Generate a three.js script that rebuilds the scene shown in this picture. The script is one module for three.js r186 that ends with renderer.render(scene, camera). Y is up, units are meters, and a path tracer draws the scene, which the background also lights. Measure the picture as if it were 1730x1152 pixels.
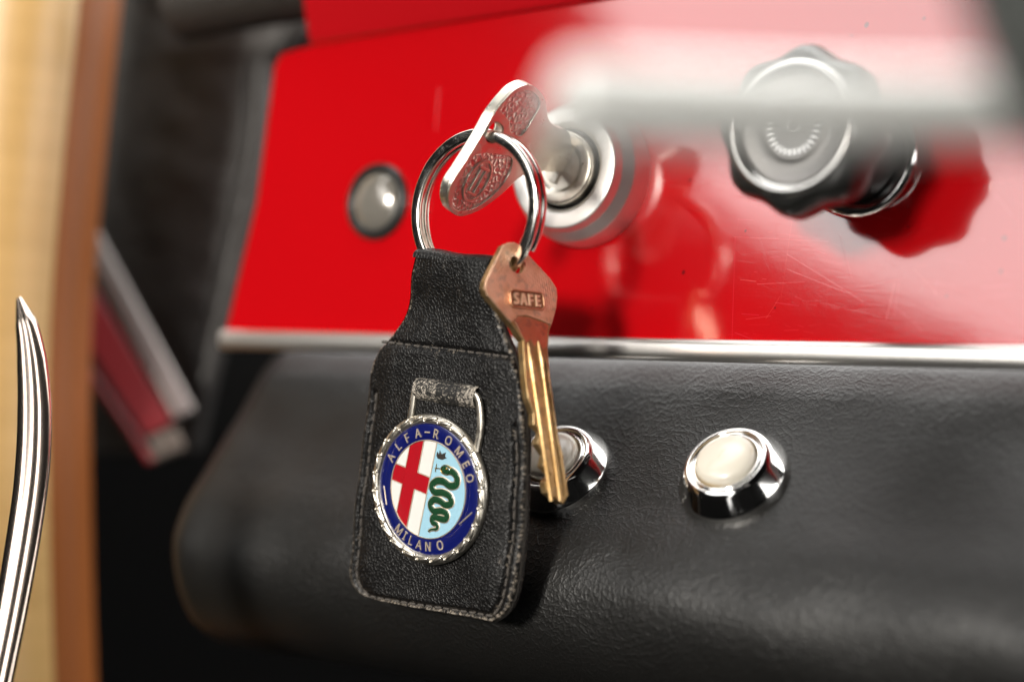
import * as THREE from 'three';
import { FontLoader } from 'three/addons/loaders/FontLoader.js';
import { TextGeometry } from 'three/addons/geometries/TextGeometry.js';
import { RoundedBoxGeometry } from 'three/addons/geometries/RoundedBoxGeometry.js';
import { mergeGeometries } from 'three/addons/utils/BufferGeometryUtils.js';

// ------------------------------------------------------------------ camera, sky, sun, exposure
const MM = 0.115e-3;            // one modelling unit (0.115 mm) in metres
const DIST = 2957;              // camera to the key fob, in units
const scene = new THREE.Scene();
const camera = new THREE.PerspectiveCamera(2 * Math.atan(576 / DIST) * 180 / Math.PI, 1024 / 681, 0.01, 400);
camera.position.set(0, 1.0, 0);
camera.rotation.x = -12 * Math.PI / 180;
camera.updateMatrixWorld(true);
camera.focus = (DIST + 35) * MM;
camera.userData.fStop = 4.4;

const renderer = new THREE.WebGLRenderer({ antialias: true });
renderer.toneMapping = THREE.LinearToneMapping;
renderer.toneMappingExposure = 1.22;
renderer.shadowMap.enabled = true;

// bright overcast: a white sky, brighter towards the zenith, greyer air below the horizon
{
  const W = 256, H = 128, d = new Float32Array(W * H * 4);
  for (let j = 0; j < H; j++) {
    const up = Math.sin(((j + 0.5) / H - 0.5) * Math.PI);
    for (let i = 0; i < W; i++) {
      const a = (i + 0.5) / W * Math.PI * 2;
      const cl = 1 + 0.10 * Math.sin(a * 3 + up * 7) * Math.cos(a * 2 - up * 5) + 0.06 * Math.sin(a * 7 + up * 13);
      const L = up > 0 ? (0.62 + 0.5 * up) * cl : 0.25;
      const o = (j * W + i) * 4, k = 4.6 * L;
      d[o] = k * 1.0; d[o + 1] = k * 0.985; d[o + 2] = k * 0.96; d[o + 3] = 1;
    }
  }
  const t = new THREE.DataTexture(d, W, H, THREE.RGBAFormat, THREE.FloatType);
  t.mapping = THREE.EquirectangularReflectionMapping; t.magFilter = THREE.LinearFilter; t.minFilter = THREE.LinearFilter;
  t.needsUpdate = true;
  scene.background = t; scene.environment = t;
}
const sun = new THREE.DirectionalLight(new THREE.Color(1, 0.94, 0.85), 2.6);
sun.position.set(-1.2, 1.85, 1.26); sun.target.position.set(0, 0.95, -0.34);
sun.castShadow = true; sun.shadow.radius = 18;
sun.shadow.camera.left = sun.shadow.camera.bottom = -0.6; sun.shadow.camera.right = sun.shadow.camera.top = 0.6; sun.shadow.camera.far = 6;
scene.add(sun, sun.target);

// ------------------------------------------------------------------ helpers
const V3 = (x, y, z) => new THREE.Vector3(x, y, z);
let seed = 7; const rnd = () => { seed = (seed * 1664525 + 1013904223) >>> 0; return seed / 4294967296; };
const clamp = THREE.MathUtils.clamp, lerp = THREE.MathUtils.lerp;
const sstep = (a, b, x) => { const t = clamp((x - a) / (b - a), 0, 1); return t * t * (3 - 2 * t); };
// a sight line of the photograph, as a point at a depth (units beyond the fob's plane)
const at = (px, py, dz = 0) => V3((px - 865) * (DIST + dz) / DIST, (576 - py) * (DIST + dz) / DIST, -(DIST + dz));
const world = (p) => p.clone().multiplyScalar(MM).applyQuaternion(camera.quaternion).add(camera.position);
// a thing's own axes: origin, x axis and normal
class Axes {
  constructor(o, x, n) {
    this.o = o; this.Z = n.clone().normalize(); this.X = x.clone().addScaledVector(this.Z, -x.dot(this.Z)).normalize(); this.Y = this.Z.clone().cross(this.X);
  }
  loc(px, py, z = 0) {            // where a sight line meets the plane z = const of these axes
    const r = at(px, py), q = this.o.clone().addScaledVector(this.Z, z), t = q.dot(this.Z) / r.dot(this.Z);
    const p = r.multiplyScalar(t).sub(this.o);
    return [p.dot(this.X), p.dot(this.Y)];
  }
  pt(x, y, z) { return this.o.clone().addScaledVector(this.X, x).addScaledVector(this.Y, y).addScaledVector(this.Z, z); }
  inv(p) { const q = p.clone().sub(this.o); return [q.dot(this.X), q.dot(this.Y), q.dot(this.Z)]; }
  place(g) {
    g.position.copy(world(this.o));
    g.quaternion.setFromRotationMatrix(new THREE.Matrix4().makeBasis(this.X, this.Y, this.Z)).premultiply(camera.quaternion);
    return g;
  }
  moved(x, y, z, spin = 0) {
    const c = Math.cos(spin), s = Math.sin(spin);
    return new Axes(this.pt(x, y, z), this.X.clone().multiplyScalar(c).addScaledVector(this.Y, s), this.Z);
  }
}
function thing(name, label, category, axes, group) {
  const g = new THREE.Group(); g.name = name; if (axes) axes.place(g);
  g.userData = { label, category }; if (group) g.userData.group = group;
  scene.add(g); return g;
}
const scaled = new WeakSet();
function part(name, geo, mat, parent, pos) {
  if (Array.isArray(geo)) geo = mergeGeometries(geo.map((q) => (q.index ? q.toNonIndexed() : q)));
  if (!scaled.has(geo)) { geo.scale(MM, MM, MM); scaled.add(geo); }
  const m = new THREE.Mesh(geo, mat); m.name = name; m.castShadow = m.receiveShadow = true;
  if (pos) m.position.set(pos[0] * MM, pos[1] * MM, pos[2] * MM);
  parent.add(m); return m;
}
// sheet of points; f(u, v) -> [x, y, z, s, t]; wrapU joins the first and the last column
function sheet(nu, nv, f, wrapU = false) {
  const pos = [], uv = [], idx = [], nor = [];
  for (let j = 0; j <= nv; j++) for (let i = 0; i <= nu; i++) { const r = f(i / nu, j / nv); pos.push(r[0], r[1], r[2]); uv.push((r[3] ?? 0), (r[4] ?? 0)); }
  const w = nu + 1, P = (i, j) => { if (wrapU) i = (i + nu) % nu; i = clamp(i, 0, nu); j = clamp(j, 0, nv); const k = (j * w + i) * 3; return V3(pos[k], pos[k + 1], pos[k + 2]); };
  for (let j = 0; j <= nv; j++) for (let i = 0; i <= nu; i++) {
    const du = P(i + 1, j).sub(P(i - 1, j)), dv = P(i, j + 1).sub(P(i, j - 1)), n = du.cross(dv).normalize(); nor.push(n.x, n.y, n.z);
  }
  for (let j = 0; j < nv; j++) for (let i = 0; i < nu; i++) { const a = j * w + i; idx.push(a, a + 1, a + w, a + 1, a + w + 1, a + w); }
  const g = new THREE.BufferGeometry();
  g.setAttribute('position', new THREE.Float32BufferAttribute(pos, 3)); g.setAttribute('normal', new THREE.Float32BufferAttribute(nor, 3)); g.setAttribute('uv', new THREE.Float32BufferAttribute(uv, 2));
  g.setIndex(idx); return g;
}
// a rod along points with a closed cross-section: sec(angle 0..1, along 0..1) -> [side, up]
function sweep(pts, n, sec, ns = 20, upHint = V3(0, 0, 1), closed = false, caps = true) {
  const c = new THREE.CatmullRomCurve3(pts, closed, 'centripetal');
  const fr = []; let total = c.getLength();
  for (let j = 0; j <= n; j++) {
    const p = c.getPointAt(closed ? (j % n) / n : j / n), t = c.getTangentAt(closed ? (j % n) / n : j / n), s = t.clone().cross(upHint).normalize(), u = s.clone().cross(t);
    fr.push([p, s, u]);
  }
  const body = sheet(ns, n, (a, b) => { const [p, s, u] = fr[Math.round(b * n)], [x, y] = sec(a, b); const q = p.clone().addScaledVector(s, x).addScaledVector(u, y); return [q.x, q.y, q.z, a * 60, b * total]; }, true);
  if (closed || !caps) return body;
  const ends = [0, 1].map((b) => sheet(ns, 1, (a, r) => { const [p, s, u] = fr[b ? n : 0], [x, y] = sec(a, b); const k = b ? 1 - r : r; const q = p.clone().addScaledVector(s, x * k).addScaledVector(u, y * k); return [q.x, q.y, q.z, x * k, y * k]; }, true));
  return mergeGeometries([body, ...ends].map((q) => q.toNonIndexed()));
}
const oval = (rx, ry, p = 2) => (a) => { const t = -a * Math.PI * 2, c = Math.cos(t), s = Math.sin(t); return [rx * Math.sign(c) * Math.abs(c) ** (2 / p), ry * Math.sign(s) * Math.abs(s) ** (2 / p)]; };
const lathe = (prof, n = 72) => { const g = new THREE.LatheGeometry(prof.map(([r, z]) => new THREE.Vector2(Math.max(r, 1e-4), z)), n); g.rotateX(Math.PI / 2); const R = Math.max(...prof.map((p) => p[0])), l = prof.reduce((t, p, i) => t + (i ? Math.hypot(p[0] - prof[i - 1][0], p[1] - prof[i - 1][1]) : 0), 0), uv = g.attributes.uv; for (let i = 0; i < uv.count; i++) uv.setXY(i, uv.getX(i) * Math.round(R * 6.28 / 260) * 260 || uv.getX(i) * 260, uv.getY(i) * l); return g; };
// profile with corners kept crisp by a small chamfer
const crisp = (pts, e = 1.2) => pts.flatMap((p, i) => {
  if (!i || i === pts.length - 1) return [p];
  const out = [], a = pts[i - 1], b = pts[i + 1];
  for (const q of [a, b]) { const l = Math.hypot(q[0] - p[0], q[1] - p[1]), k = Math.min(e / l, 0.4); out.push([lerp(p[0], q[0], k), lerp(p[1], q[1], k)]); }
  return out;
});
const shapeOf = (pts, smooth = false) => {
  const s = new THREE.Shape(); const v = pts.map((p) => new THREE.Vector2(p[0], p[1]));
  if (smooth) { const c = new THREE.CatmullRomCurve3(v.map((p) => V3(p.x, p.y, 0)), true, 'centripetal').getPoints(v.length * 8); s.setFromPoints(c.slice(0, -1).map((p) => new THREE.Vector2(p.x, p.y))); } else s.setFromPoints(v);
  return s;
};
const extrude = (shape, depth, bevel = 1, z = 0, segs = 2) => { const g = new THREE.ExtrudeGeometry(shape, { depth: depth - 2 * bevel, bevelEnabled: bevel > 0, bevelThickness: bevel, bevelSize: bevel, bevelOffset: -bevel, bevelSegments: segs, curveSegments: 24 }); g.translate(0, 0, z + bevel); return g; };
const circlePath = (x, y, r, ry = r) => { const p = new THREE.Path(); p.absellipse(x, y, r, ry, 0, Math.PI * 2, true); return p; };

// ------------------------------------------------------------------ noise and textures
const hash = (x, y, s = 0) => { let h = Math.imul(x | 0, 374761393) ^ Math.imul(y | 0, 668265263) ^ Math.imul(s | 0, 974634811); h = Math.imul(h ^ (h >>> 13), 1274126177); h ^= h >>> 16; return (h >>> 0) / 4294967296; };
const vnoise = (x, y, per, s) => {
  const ix = Math.floor(x), iy = Math.floor(y), fx = x - ix, fy = y - iy, u = fx * fx * (3 - 2 * fx), v = fy * fy * (3 - 2 * fy), m = (k) => ((k % per) + per) % per;
  return lerp(lerp(hash(m(ix), m(iy), s), hash(m(ix + 1), m(iy), s), u), lerp(hash(m(ix), m(iy + 1), s), hash(m(ix + 1), m(iy + 1), s), u), v);
};
const fbm = (x, y, per, s, oct = 4) => { let a = 0.5, t = 0, n = 0; for (let o = 0; o < oct; o++) { t += a * vnoise(x, y, per, s + o * 17); n += a; x *= 2; y *= 2; per *= 2; a *= 0.5; } return t / n; };
const cells = (x, y, per, s) => {           // distance to the second nearest minus the nearest point
  const ix = Math.floor(x), iy = Math.floor(y); let a = 9, b = 9;
  for (let j = -1; j <= 1; j++) for (let i = -1; i <= 1; i++) {
    const cx = ((ix + i) % per + per) % per, cy = ((iy + j) % per + per) % per;
    const d = Math.hypot(ix + i + hash(cx, cy, s) - x, iy + j + hash(cx, cy, s + 1) - y);
    if (d < a) { b = a; a = d; } else if (d < b) b = d;
  }
  return b - a;
};
function texture(n, f, span, srgb = false) {   // f(u, v) -> grey or [r, g, b], 0..1; one repeat covers `span` units
  const d = new Uint8Array(n * n * 4);
  for (let y = 0; y < n; y++) for (let x = 0; x < n; x++) { const c = f((x + 0.5) / n, (y + 0.5) / n), o = (y * n + x) * 4; const q = Array.isArray(c) ? c : [c, c, c]; for (let k = 0; k < 3; k++) d[o + k] = clamp(q[k], 0, 1) * 255; d[o + 3] = 255; }
  const t = new THREE.DataTexture(d, n, n, THREE.RGBAFormat); t.wrapS = t.wrapT = THREE.RepeatWrapping; t.magFilter = THREE.LinearFilter; t.minFilter = THREE.LinearMipmapLinearFilter; t.generateMipmaps = true;
  if (srgb) t.colorSpace = THREE.SRGBColorSpace;
  if (span) t.repeat.set(1 / span, 1 / span); t.needsUpdate = true; return t;
}
const col = (r, g, b) => new THREE.Color().setRGB(r, g, b);
const grainHeight = (u, v, n, s) => {
  const wx = (fbm(u * 8, v * 8, 8, s) - 0.5) * 0.05, wy = (fbm(u * 8, v * 8, 8, s + 50) - 0.5) * 0.05;
  const a = cells((u + wx) * n, (v + wy) * n, n, s + 3), b = cells((u + wy) * n * 2, (v - wx) * n * 2, n * 2, s + 9);
  return 0.62 * sstep(0, 0.28, a) + 0.22 * sstep(0, 0.35, b) + 0.16 * fbm(u * n * 2, v * n * 2, n * 2, s + 21, 2);
};
const padGrain = texture(1024, (u, v) => {
  const big = fbm(u * 5 + v * 3, v * 4, 5, 91, 3);                            // some areas are more creased
  const k = grainHeight(u, v, 68, 11), wx = 0.06 * (fbm(u * 10, v * 10, 10, 5, 3) - 0.5), wy = 0.06 * (fbm(u * 10, v * 10, 10, 58, 3) - 0.5);
  const x = u + wx, y = v + wy, r1 = Math.abs(2 * vnoise(x * 34 + y * 34, y * 46, 4096, 71) - 1), r2 = Math.abs(2 * vnoise(x * 70, y * 88 - x * 30, 4096, 171) - 1), r3 = Math.abs(2 * vnoise(x * 16 - y * 9 + 50, y * 26, 4096, 271) - 1);
  return 0.42 * k + 0.22 * sstep(0, 0.3, r1) + 0.2 * sstep(0, 0.4, r2) + 0.16 * lerp(1, sstep(0, 0.14, r3), sstep(0.35, 0.6, big));
}, 760);
const fobGrain = texture(1024, (u, v) => grainHeight(u, v, 96, 23) * 0.75 + 0.25 * fbm(u * 30, v * 30, 30, 8, 3), 640);
const smoothMottle = texture(512, (u, v) => fbm(u * 9, v * 9, 9, 4, 5), 900);
const metalWear = texture(1024, (u, v) => 0.25 + 0.3 * fbm(u * 12, v * 12, 12, 33, 5) + 0.25 * sstep(0.62, 0.8, fbm(u * 50, v * 50, 50, 61, 3)), 260);
const metalDents = texture(512, (u, v) => fbm(u * 10, v * 10, 10, 77, 4), 260);

const M = {};
const std = (o) => new THREE.MeshStandardMaterial(o), phy = (o) => new THREE.MeshPhysicalMaterial(o);
M.chrome = std({ color: col(0.82, 0.81, 0.79), metalness: 1, roughness: 0.09 });
M.satin = std({ color: col(0.72, 0.70, 0.67), metalness: 1, roughness: 0.24, bumpMap: metalDents, bumpScale: 2e-5 });
M.nickel = std({ color: col(0.78, 0.73, 0.64), metalness: 1, roughness: 0.85, roughnessMap: metalWear, bumpMap: metalDents, bumpScale: 4e-5 });
M.steel = std({ color: col(0.80, 0.77, 0.72), metalness: 1, roughness: 0.36, roughnessMap: metalWear, bumpMap: metalDents, bumpScale: 3e-5 });
M.lock = std({ color: col(0.88, 0.86, 0.83), metalness: 1, roughness: 0.46, bumpMap: metalDents, bumpScale: 2e-5 });
M.blackLeather = phy({ color: col(0.006, 0.0057, 0.0052), roughness: 0.45, bumpMap: padGrain, bumpScale: 1.4e-4, ior: 1.5 });
M.sideLeather = phy({ color: col(0.024, 0.0225, 0.021), roughness: 0.44, ior: 1.5, bumpMap: padGrain, bumpScale: 3e-4 });
M.black = phy({ specularIntensity: 0.25, color: col(0.006, 0.006, 0.006), roughness: 0.8 });
M.carpet = phy({ specularIntensity: 0.25, color: col(0.004, 0.004, 0.004), roughness: 1 });
M.plastic = phy({ color: col(0.016, 0.016, 0.015), roughness: 0.3, bumpMap: metalDents, bumpScale: 3e-5 });

// ------------------------------------------------------------------ dashboard
const DN = V3(-0.58, 0.10, 0.81).normalize();
let DA = new Axes(at(1500, 500, -110), V3(1, 0, 0), DN);
{
  const a = DA.loc(380, 572), b = DA.loc(1730, 602);
  const A = DA.pt(a[0], a[1], 0), B = DA.pt(b[0], b[1], 0), o = DA.loc(1000, 588);
  DA = new Axes(DA.pt(o[0], o[1], 0), B.sub(A), DN);
}
const dash = thing('dashboard', 'red painted dashboard with a chrome strip above a black leather knee roll', 'dashboard', DA);
{
  // painted face, with scratches and orange peel
  const n = 2048, cv = document.createElement('canvas'); cv.width = cv.height = n;
  const g = cv.getContext('2d'); g.fillStyle = '#808080'; g.fillRect(0, 0, n, n);
  const spanX = 1500, x0 = -400, y0 = -100;           // texture covers 1500 x 1500 units from (x0, y0)
  const k = n / spanX, X = (x) => (x - x0) * k, Y = (y) => n - (y - y0) * k;
  g.lineCap = 'round';
  for (let i = 0; i < 520; i++) {
    const cx = 250 + 620 * rnd() ** 0.8, cy = 30 + 320 * rnd() ** 1.4, l = 8 + 70 * rnd() ** 2, a = (rnd() < 0.8 ? -0.25 + 0.35 * rnd() : rnd() * 3.1);
    g.strokeStyle = rnd() < 0.5 ? `rgba(40,40,40,${0.1 + 0.4 * rnd()})` : `rgba(220,220,220,${0.1 + 0.35 * rnd()})`; g.lineWidth = 0.8 + 1.4 * rnd();
    g.beginPath(); g.moveTo(X(cx), Y(cy)); g.quadraticCurveTo(X(cx + l * 0.5), Y(cy + l * 0.5 * Math.tan(a) * 0.7 + 3 * rnd()), X(cx + l * Math.cos(a)), Y(cy + l * Math.sin(a))); g.stroke();
  }
  for (const [p, q, w] of [[[1512, 478], [1498, 540], 2.2], [[1520, 475], [1512, 535], 1.4], [[1455, 485], [1530, 470], 1.3], [[1330, 430], [1460, 510], 1.4], [[1330, 455], [1430, 495], 1.2], [[1420, 395], [1440, 470], 1.1], [[1500, 505], [1560, 560], 1.2]]) {
    const a = DA.loc(...p), b = DA.loc(...q); g.strokeStyle = 'rgba(235,235,235,0.8)'; g.lineWidth = w; g.beginPath(); g.moveTo(X(a[0]), Y(a[1])); g.lineTo(X(b[0]), Y(b[1])); g.stroke();
  }
  const img = g.getImageData(0, 0, n, n).data;
  const cm = document.createElement('canvas'); cm.width = cm.height = n; const gm = cm.getContext('2d');
  gm.fillStyle = 'rgb(188,6,15)'; gm.fillRect(0, 0, n, n); gm.lineCap = 'round';
  for (let i = 0; i < 260; i++) {
    const cx = 260 + 600 * rnd() ** 0.8, cy = 20 + 300 * rnd() ** 1.5, l = 6 + 60 * rnd() ** 2.5, a = rnd() < 0.75 ? -0.35 + 0.5 * rnd() : rnd() * 3.1;
    gm.strokeStyle = `rgba(${225 + 25 * rnd() | 0},${110 + 60 * rnd() | 0},${110 + 60 * rnd() | 0},${0.08 + 0.35 * rnd() ** 2})`; gm.lineWidth = 0.7 + 0.9 * rnd();
    gm.beginPath(); gm.moveTo(X(cx), Y(cy)); gm.quadraticCurveTo(X(cx + l * 0.5), Y(cy + l * 0.45 * Math.tan(a)), X(cx + l * Math.cos(a)), Y(cy + l * Math.sin(a))); gm.stroke();
  }
  for (const [p, q, w] of [[[1512, 478], [1498, 540], 2], [[1520, 475], [1512, 535], 1.2], [[1455, 485], [1530, 470], 1.1], [[1330, 430], [1460, 510], 1.2], [[1330, 455], [1430, 495], 1], [[1420, 395], [1440, 470], 0.9], [[1500, 505], [1560, 560], 1], [[1240, 400], [1400, 408], 1], [[1280, 480], [1360, 476], 0.9]]) {
    const a = DA.loc(...p), b = DA.loc(...q); gm.strokeStyle = 'rgba(238,150,145,0.65)'; gm.lineWidth = w; gm.beginPath(); gm.moveTo(X(a[0]), Y(a[1])); gm.lineTo(X(b[0]), Y(b[1])); gm.stroke();
  }
  for (const [px, py, r] of [[1465, 42, 4], [1562, 31, 2.4], [1698, 402, 3.2], [1692, 458, 2.6], [1166, 304, 2.6], [1155, 460, 3.4], [1535, 383, 2], [1440, 60, 1.6], [1600, 500, 1.8], [1310, 520, 1.6], [1000, 520, 1.8], [1260, 390, 2]]) { const q = DA.loc(px, py); gm.fillStyle = 'rgba(92,14,16,0.8)'; gm.beginPath(); gm.ellipse(X(q[0]), Y(q[1]), r * 1.3, r * 1.7, 0.4, 0, 7); gm.fill(); }
  const redMap = new THREE.CanvasTexture(cm); redMap.colorSpace = THREE.SRGBColorSpace; redMap.repeat.set(1 / spanX, 1 / spanX); redMap.offset.set(-x0 / spanX, -y0 / spanX);
  const bump = texture(n, (u, v) => {
    const i = ((n - 1 - Math.floor(v * n)) * n + Math.floor(u * n)) * 4, x = x0 + u * spanX;
    return 0.55 * fbm(u * 14, v * 18, 4096, 44, 2) + 0.07 * fbm(u * 40, v * 70, 4096, 3, 3) + img[i] / 255 * 0.2 + 0.06 * fbm(u * 120, v * 260, 120, 14, 2) * sstep(0, 700, x);
  });
  bump.repeat.set(1 / spanX, 1 / spanX); bump.offset.set(-x0 / spanX, -y0 / spanX);
  M.plainRed = phy({ color: col(0.45, 0.003, 0.007), roughness: 0.25, clearcoat: 1, clearcoatRoughness: 0.1 });
  M.red = phy({ color: col(1, 1, 1), map: redMap, roughness: 0.10, ior: 1.7, clearcoat: 1, clearcoatRoughness: 0.06, bumpMap: bump, bumpScale: 7e-5 });
  M.red.clearcoatNormalMap = null;
  const c = (px, py) => DA.loc(px, py);
  const far = c(1000, 2), e1 = c(532, 74), t = [far[0] - e1[0], far[1] - e1[1]], top = [e1[0] + t[0] * 3.4, e1[1] + t[1] * 3.4];
  const outline = [c(374, 586), c(432, 340), c(462, 110), c(474, 90), e1, far, top, [top[0], -6]];
  part('painted_panel', extrude(shapeOf(outline), 24, 5, -24, 3), M.red, dash);
  // overhanging lip along the top edge, turned down a little
  const dir = V3(t[0], t[1], 0).normalize(), nrm = V3(-dir.y, dir.x, 0);
  const lip = (s, o, z) => V3(e1[0], e1[1], 0).addScaledVector(dir, s).addScaledVector(nrm, o).add(V3(0, 0, z));
  const prof = [[-2, -6], [-2, 6], [6, 12], [96, 40], [104, 39], [108, 30], [108, -60]];
  part('top_lip', sheet(prof.length - 1, 60, (a, b) => { const q = prof[Math.round(a * (prof.length - 1))], p = lip(-6 + b * 2600, q[0], q[1]); return [p.x, p.y, p.z, b * 2600, q[0]]; }), M.plainRed, dash);
  // leather covered top above the lip
  part('top_pad', sheet(24, 60, (a, b) => { const th = -0.4 + a * Math.PI * 1.1, p = lip(-420 + b * 3000, 160 - Math.cos(th) * 95, -20 + Math.sin(th) * 80); return [p.x, p.y, p.z, b * 3000, a * 300]; }), M.sideLeather, dash);
  // chrome strip
  const xs = c(378, 572)[0], strip = [];
  part('chrome_strip', sweep([V3(xs, 0, 2), V3(xs + 600, 0, 2), V3(xs + 1400, 0, 2), V3(xs + 2600, 0, 2)], 40, (a) => { const [x, y] = oval(20, 14, 2.3)(a); return [x, Math.max(y, -4)]; }, 28, V3(0, 0, 1)), std({ color: col(0.80, 0.78, 0.75), metalness: 1, roughness: 0.36, bumpMap: metalDents, bumpScale: 2e-5 }), dash);
  // knee roll: one padded leather profile carried along the strip, rounded off at its left end
  const pr = new THREE.CatmullRomCurve3([[-8, -90], [-22, -72], [-60, -42], [-150, 18], [-260, 98], [-345, 158], [-430, 184], [-520, 164], [-590, 110], [-630, 10], [-640, -140], [-640, -260]].map(([y, z]) => V3(0, y, z)), false, 'centripetal');
  const pl = pr.getLength(), xl = c(352, 700)[0], core = [-330, -160];
  part('knee_roll', sheet(110, 260, (b, a) => {
    const p = pr.getPointAt(a), s = b * b * 0.35 + b * 0.65, x = xl + s * 2600, e = clamp((x - xl) / 150, 0, 1), k = Math.sqrt(1 - (1 - e) * (1 - e));
    const w = 2.5 * Math.sin(x * 0.011 + p.y * 0.02) * Math.sin(p.y * 0.013 + 1) + 1.5 * Math.sin(x * 0.027 - p.y * 0.016);
    return [x, lerp(core[0], p.y, 0.25 + 0.75 * k), lerp(core[1], p.z + w * 0.8, k), x, a * pl];
  }), M.blackLeather, dash);
}
// flush round lens at the left of the lock
{
  const [x, y] = DA.loc(638, 341), A = DA.moved(x, y, 0), g = thing('warning_lamp', 'small round dark lens in a black bezel left of the ignition lock', 'warning lamp', A);
  part('bezel', lathe(crisp([[78, 0], [78, 6], [72, 12], [60, 12], [56, 6], [56, 0]], 2)), M.plastic, g);
  part('lens', lathe([[58, 5], [50, 11], [38, 16], [22, 20], [0, 21]]), phy({ color: col(0.26, 0.24, 0.21), roughness: 0.16, metalness: 0.35, clearcoat: 1, clearcoatRoughness: 0.05 }), g);
}

// ------------------------------------------------------------------ ignition lock
const LH = 84;                                      // height of the lock's face above the panel
const [lkx, lky] = DA.loc(950, 283, LH);
const LA = DA.moved(lkx, lky, 0);
{
  const g = thing('ignition_lock', 'round polished steel ignition lock with the key in it', 'ignition lock', LA);
  part('bezel', lathe(crisp([[134, 0], [133, 20], [129, LH - 40], [114, LH - 22], [112, LH - 4], [108, LH], [84, LH + 1], [80, LH - 3], [75, LH - 6], [74, 40]], 2.5), 96), M.lock, g);
  part('barrel', lathe(crisp([[68, 40], [68, LH + 4], [64, LH + 9], [46, LH + 8], [40, LH + 3], [0, LH + 3]], 2), 72), M.nickel, g);
  part('collar', lathe([[75, 44], [75, LH - 12], [67, LH - 12]], 60), M.black, g);
}
// knob
{
  const [x, y] = DA.loc(1336, 213, 262), A = DA.moved(x, y, 0), g = thing('dash_knob', 'black fluted pull knob with a brushed metal face on the red panel', 'knob', A);
  part('base_ring', lathe(crisp([[104, 0], [104, 14], [96, 24], [82, 24]], 3)), M.chrome, g);
  part('stem', lathe(crisp([[78, 10], [80, 120], [92, 190]], 6)), M.plastic, g);
  part('grip', sheet(160, 14, (a, b) => {
    const th = a * Math.PI * 2, fl = 1 + 0.045 * Math.cos(th * 8 + 0.6), pr = [[60, 150], [100, 156], [122, 172], [130, 195], [131, 225], [126, 246], [117, 257], [108, 260]];
    const t = b * 7, i = Math.min(6, Math.floor(t)), r = lerp(pr[i][0], pr[i + 1][0], t - i), z = lerp(pr[i][1], pr[i + 1][1], t - i), k = lerp(1, fl, sstep(100, 126, r));
    return [r * k * Math.cos(th), r * k * Math.sin(th), z, a * 800, z];
  }, true), M.plastic, g);
  part('face_ring', lathe([[109, 254], [107, 263], [101, 267], [94, 264], [88, 256], [86, 250]]), std({ color: col(0.6, 0.59, 0.57), metalness: 1, roughness: 0.26 }), g);
  const br = std({ color: col(0.27, 0.262, 0.255), metalness: 1, roughness: 0.48, bumpMap: metalDents, bumpScale: 2e-5 });
  const f = part('face_disc', lathe([[88, 250], [70, 247], [58, 246], [54, 249], [50, 252], [46, 249], [30, 248], [0, 249]]), br, g);
  const tick = new THREE.BoxGeometry(9, 3, 4);
  for (let i = 0; i < 30; i++) { const th = (i + 0.5) / 30 * Math.PI * 2, m = part('tick', tick, M.chrome, f, [41 * Math.cos(th), 41 * Math.sin(th), 249]); m.rotation.z = th; }
  part('centre_mark', lathe([[12, 247], [12, 251], [9, 251], [8, 247]], 24), M.chrome, f);
}
// push buttons on the knee roll
const BTN = [];
function pushButton(px, py, label, first) {
  // lies on the sloped part of the roll
  const tilt = 38 * Math.PI / 180, n = DA.Z.clone().multiplyScalar(Math.cos(tilt)).addScaledVector(DA.Y, Math.sin(tilt));
  const slope = new Axes(DA.pt(0, -205, 66), DA.X, n), [x, y] = slope.loc(px, py, 10), A = slope.moved(x, y, 0);
  let g;
  if (!first) {
    g = thing('push_button', label, 'push button', A, 'cream push buttons on the knee roll');
    part('bezel', lathe([[97, -14], [96, 2], [93, 8], [89, 14], [78, 32], [73, 38], [69, 40], [66, 40.5], [64, 39], [63.5, 36], [62, 34], [60, 36], [59, 37], [56, 38], [52.5, 36], [52, 26]], 96), M.chrome, g);
    part('cap', lathe([[51.5, 24], [51.5, 42], [49, 48], [43, 53], [31, 57], [15, 59], [0, 59.5]], 64), phy({
      color: col(0.74, 0.74, 0.74), map: texture(256, (u, v) => { const t = fbm(u * 5, v * 5, 5, 12, 4), s = sstep(0.40, 0.66, t); return [lerp(0.98, 0.86, s), lerp(0.95, 0.76, s), lerp(0.89, 0.58, s)]; }, 260, true), roughness: 0.35, clearcoat: 0.5, clearcoatRoughness: 0.15 }), g);
  } else { g = first.clone(); g.name = 'push_button_001'; A.place(g); g.userData = { ...first.userData, label }; scene.add(g); }
  return g;
}
const pb = pushButton(1236, 798, 'cream push button in a chrome cone, standing clear on the black leather');
pushButton(942, 790, 'cream push button half hidden behind the brass key blade', pb);

// ------------------------------------------------------------------ ignition key in the lock
const KL = DA.Z.clone().negate();
const KH = V3(0.43, 0.88, 0).addScaledVector(V3(0, 0, 1), 0); KH.z = -(KH.x * KL.x + KH.y * KL.y) / KL.z; KH.normalize();
const KN = KL.clone().cross(KH).normalize(); if (KN.z < 0) KN.negate();
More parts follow.
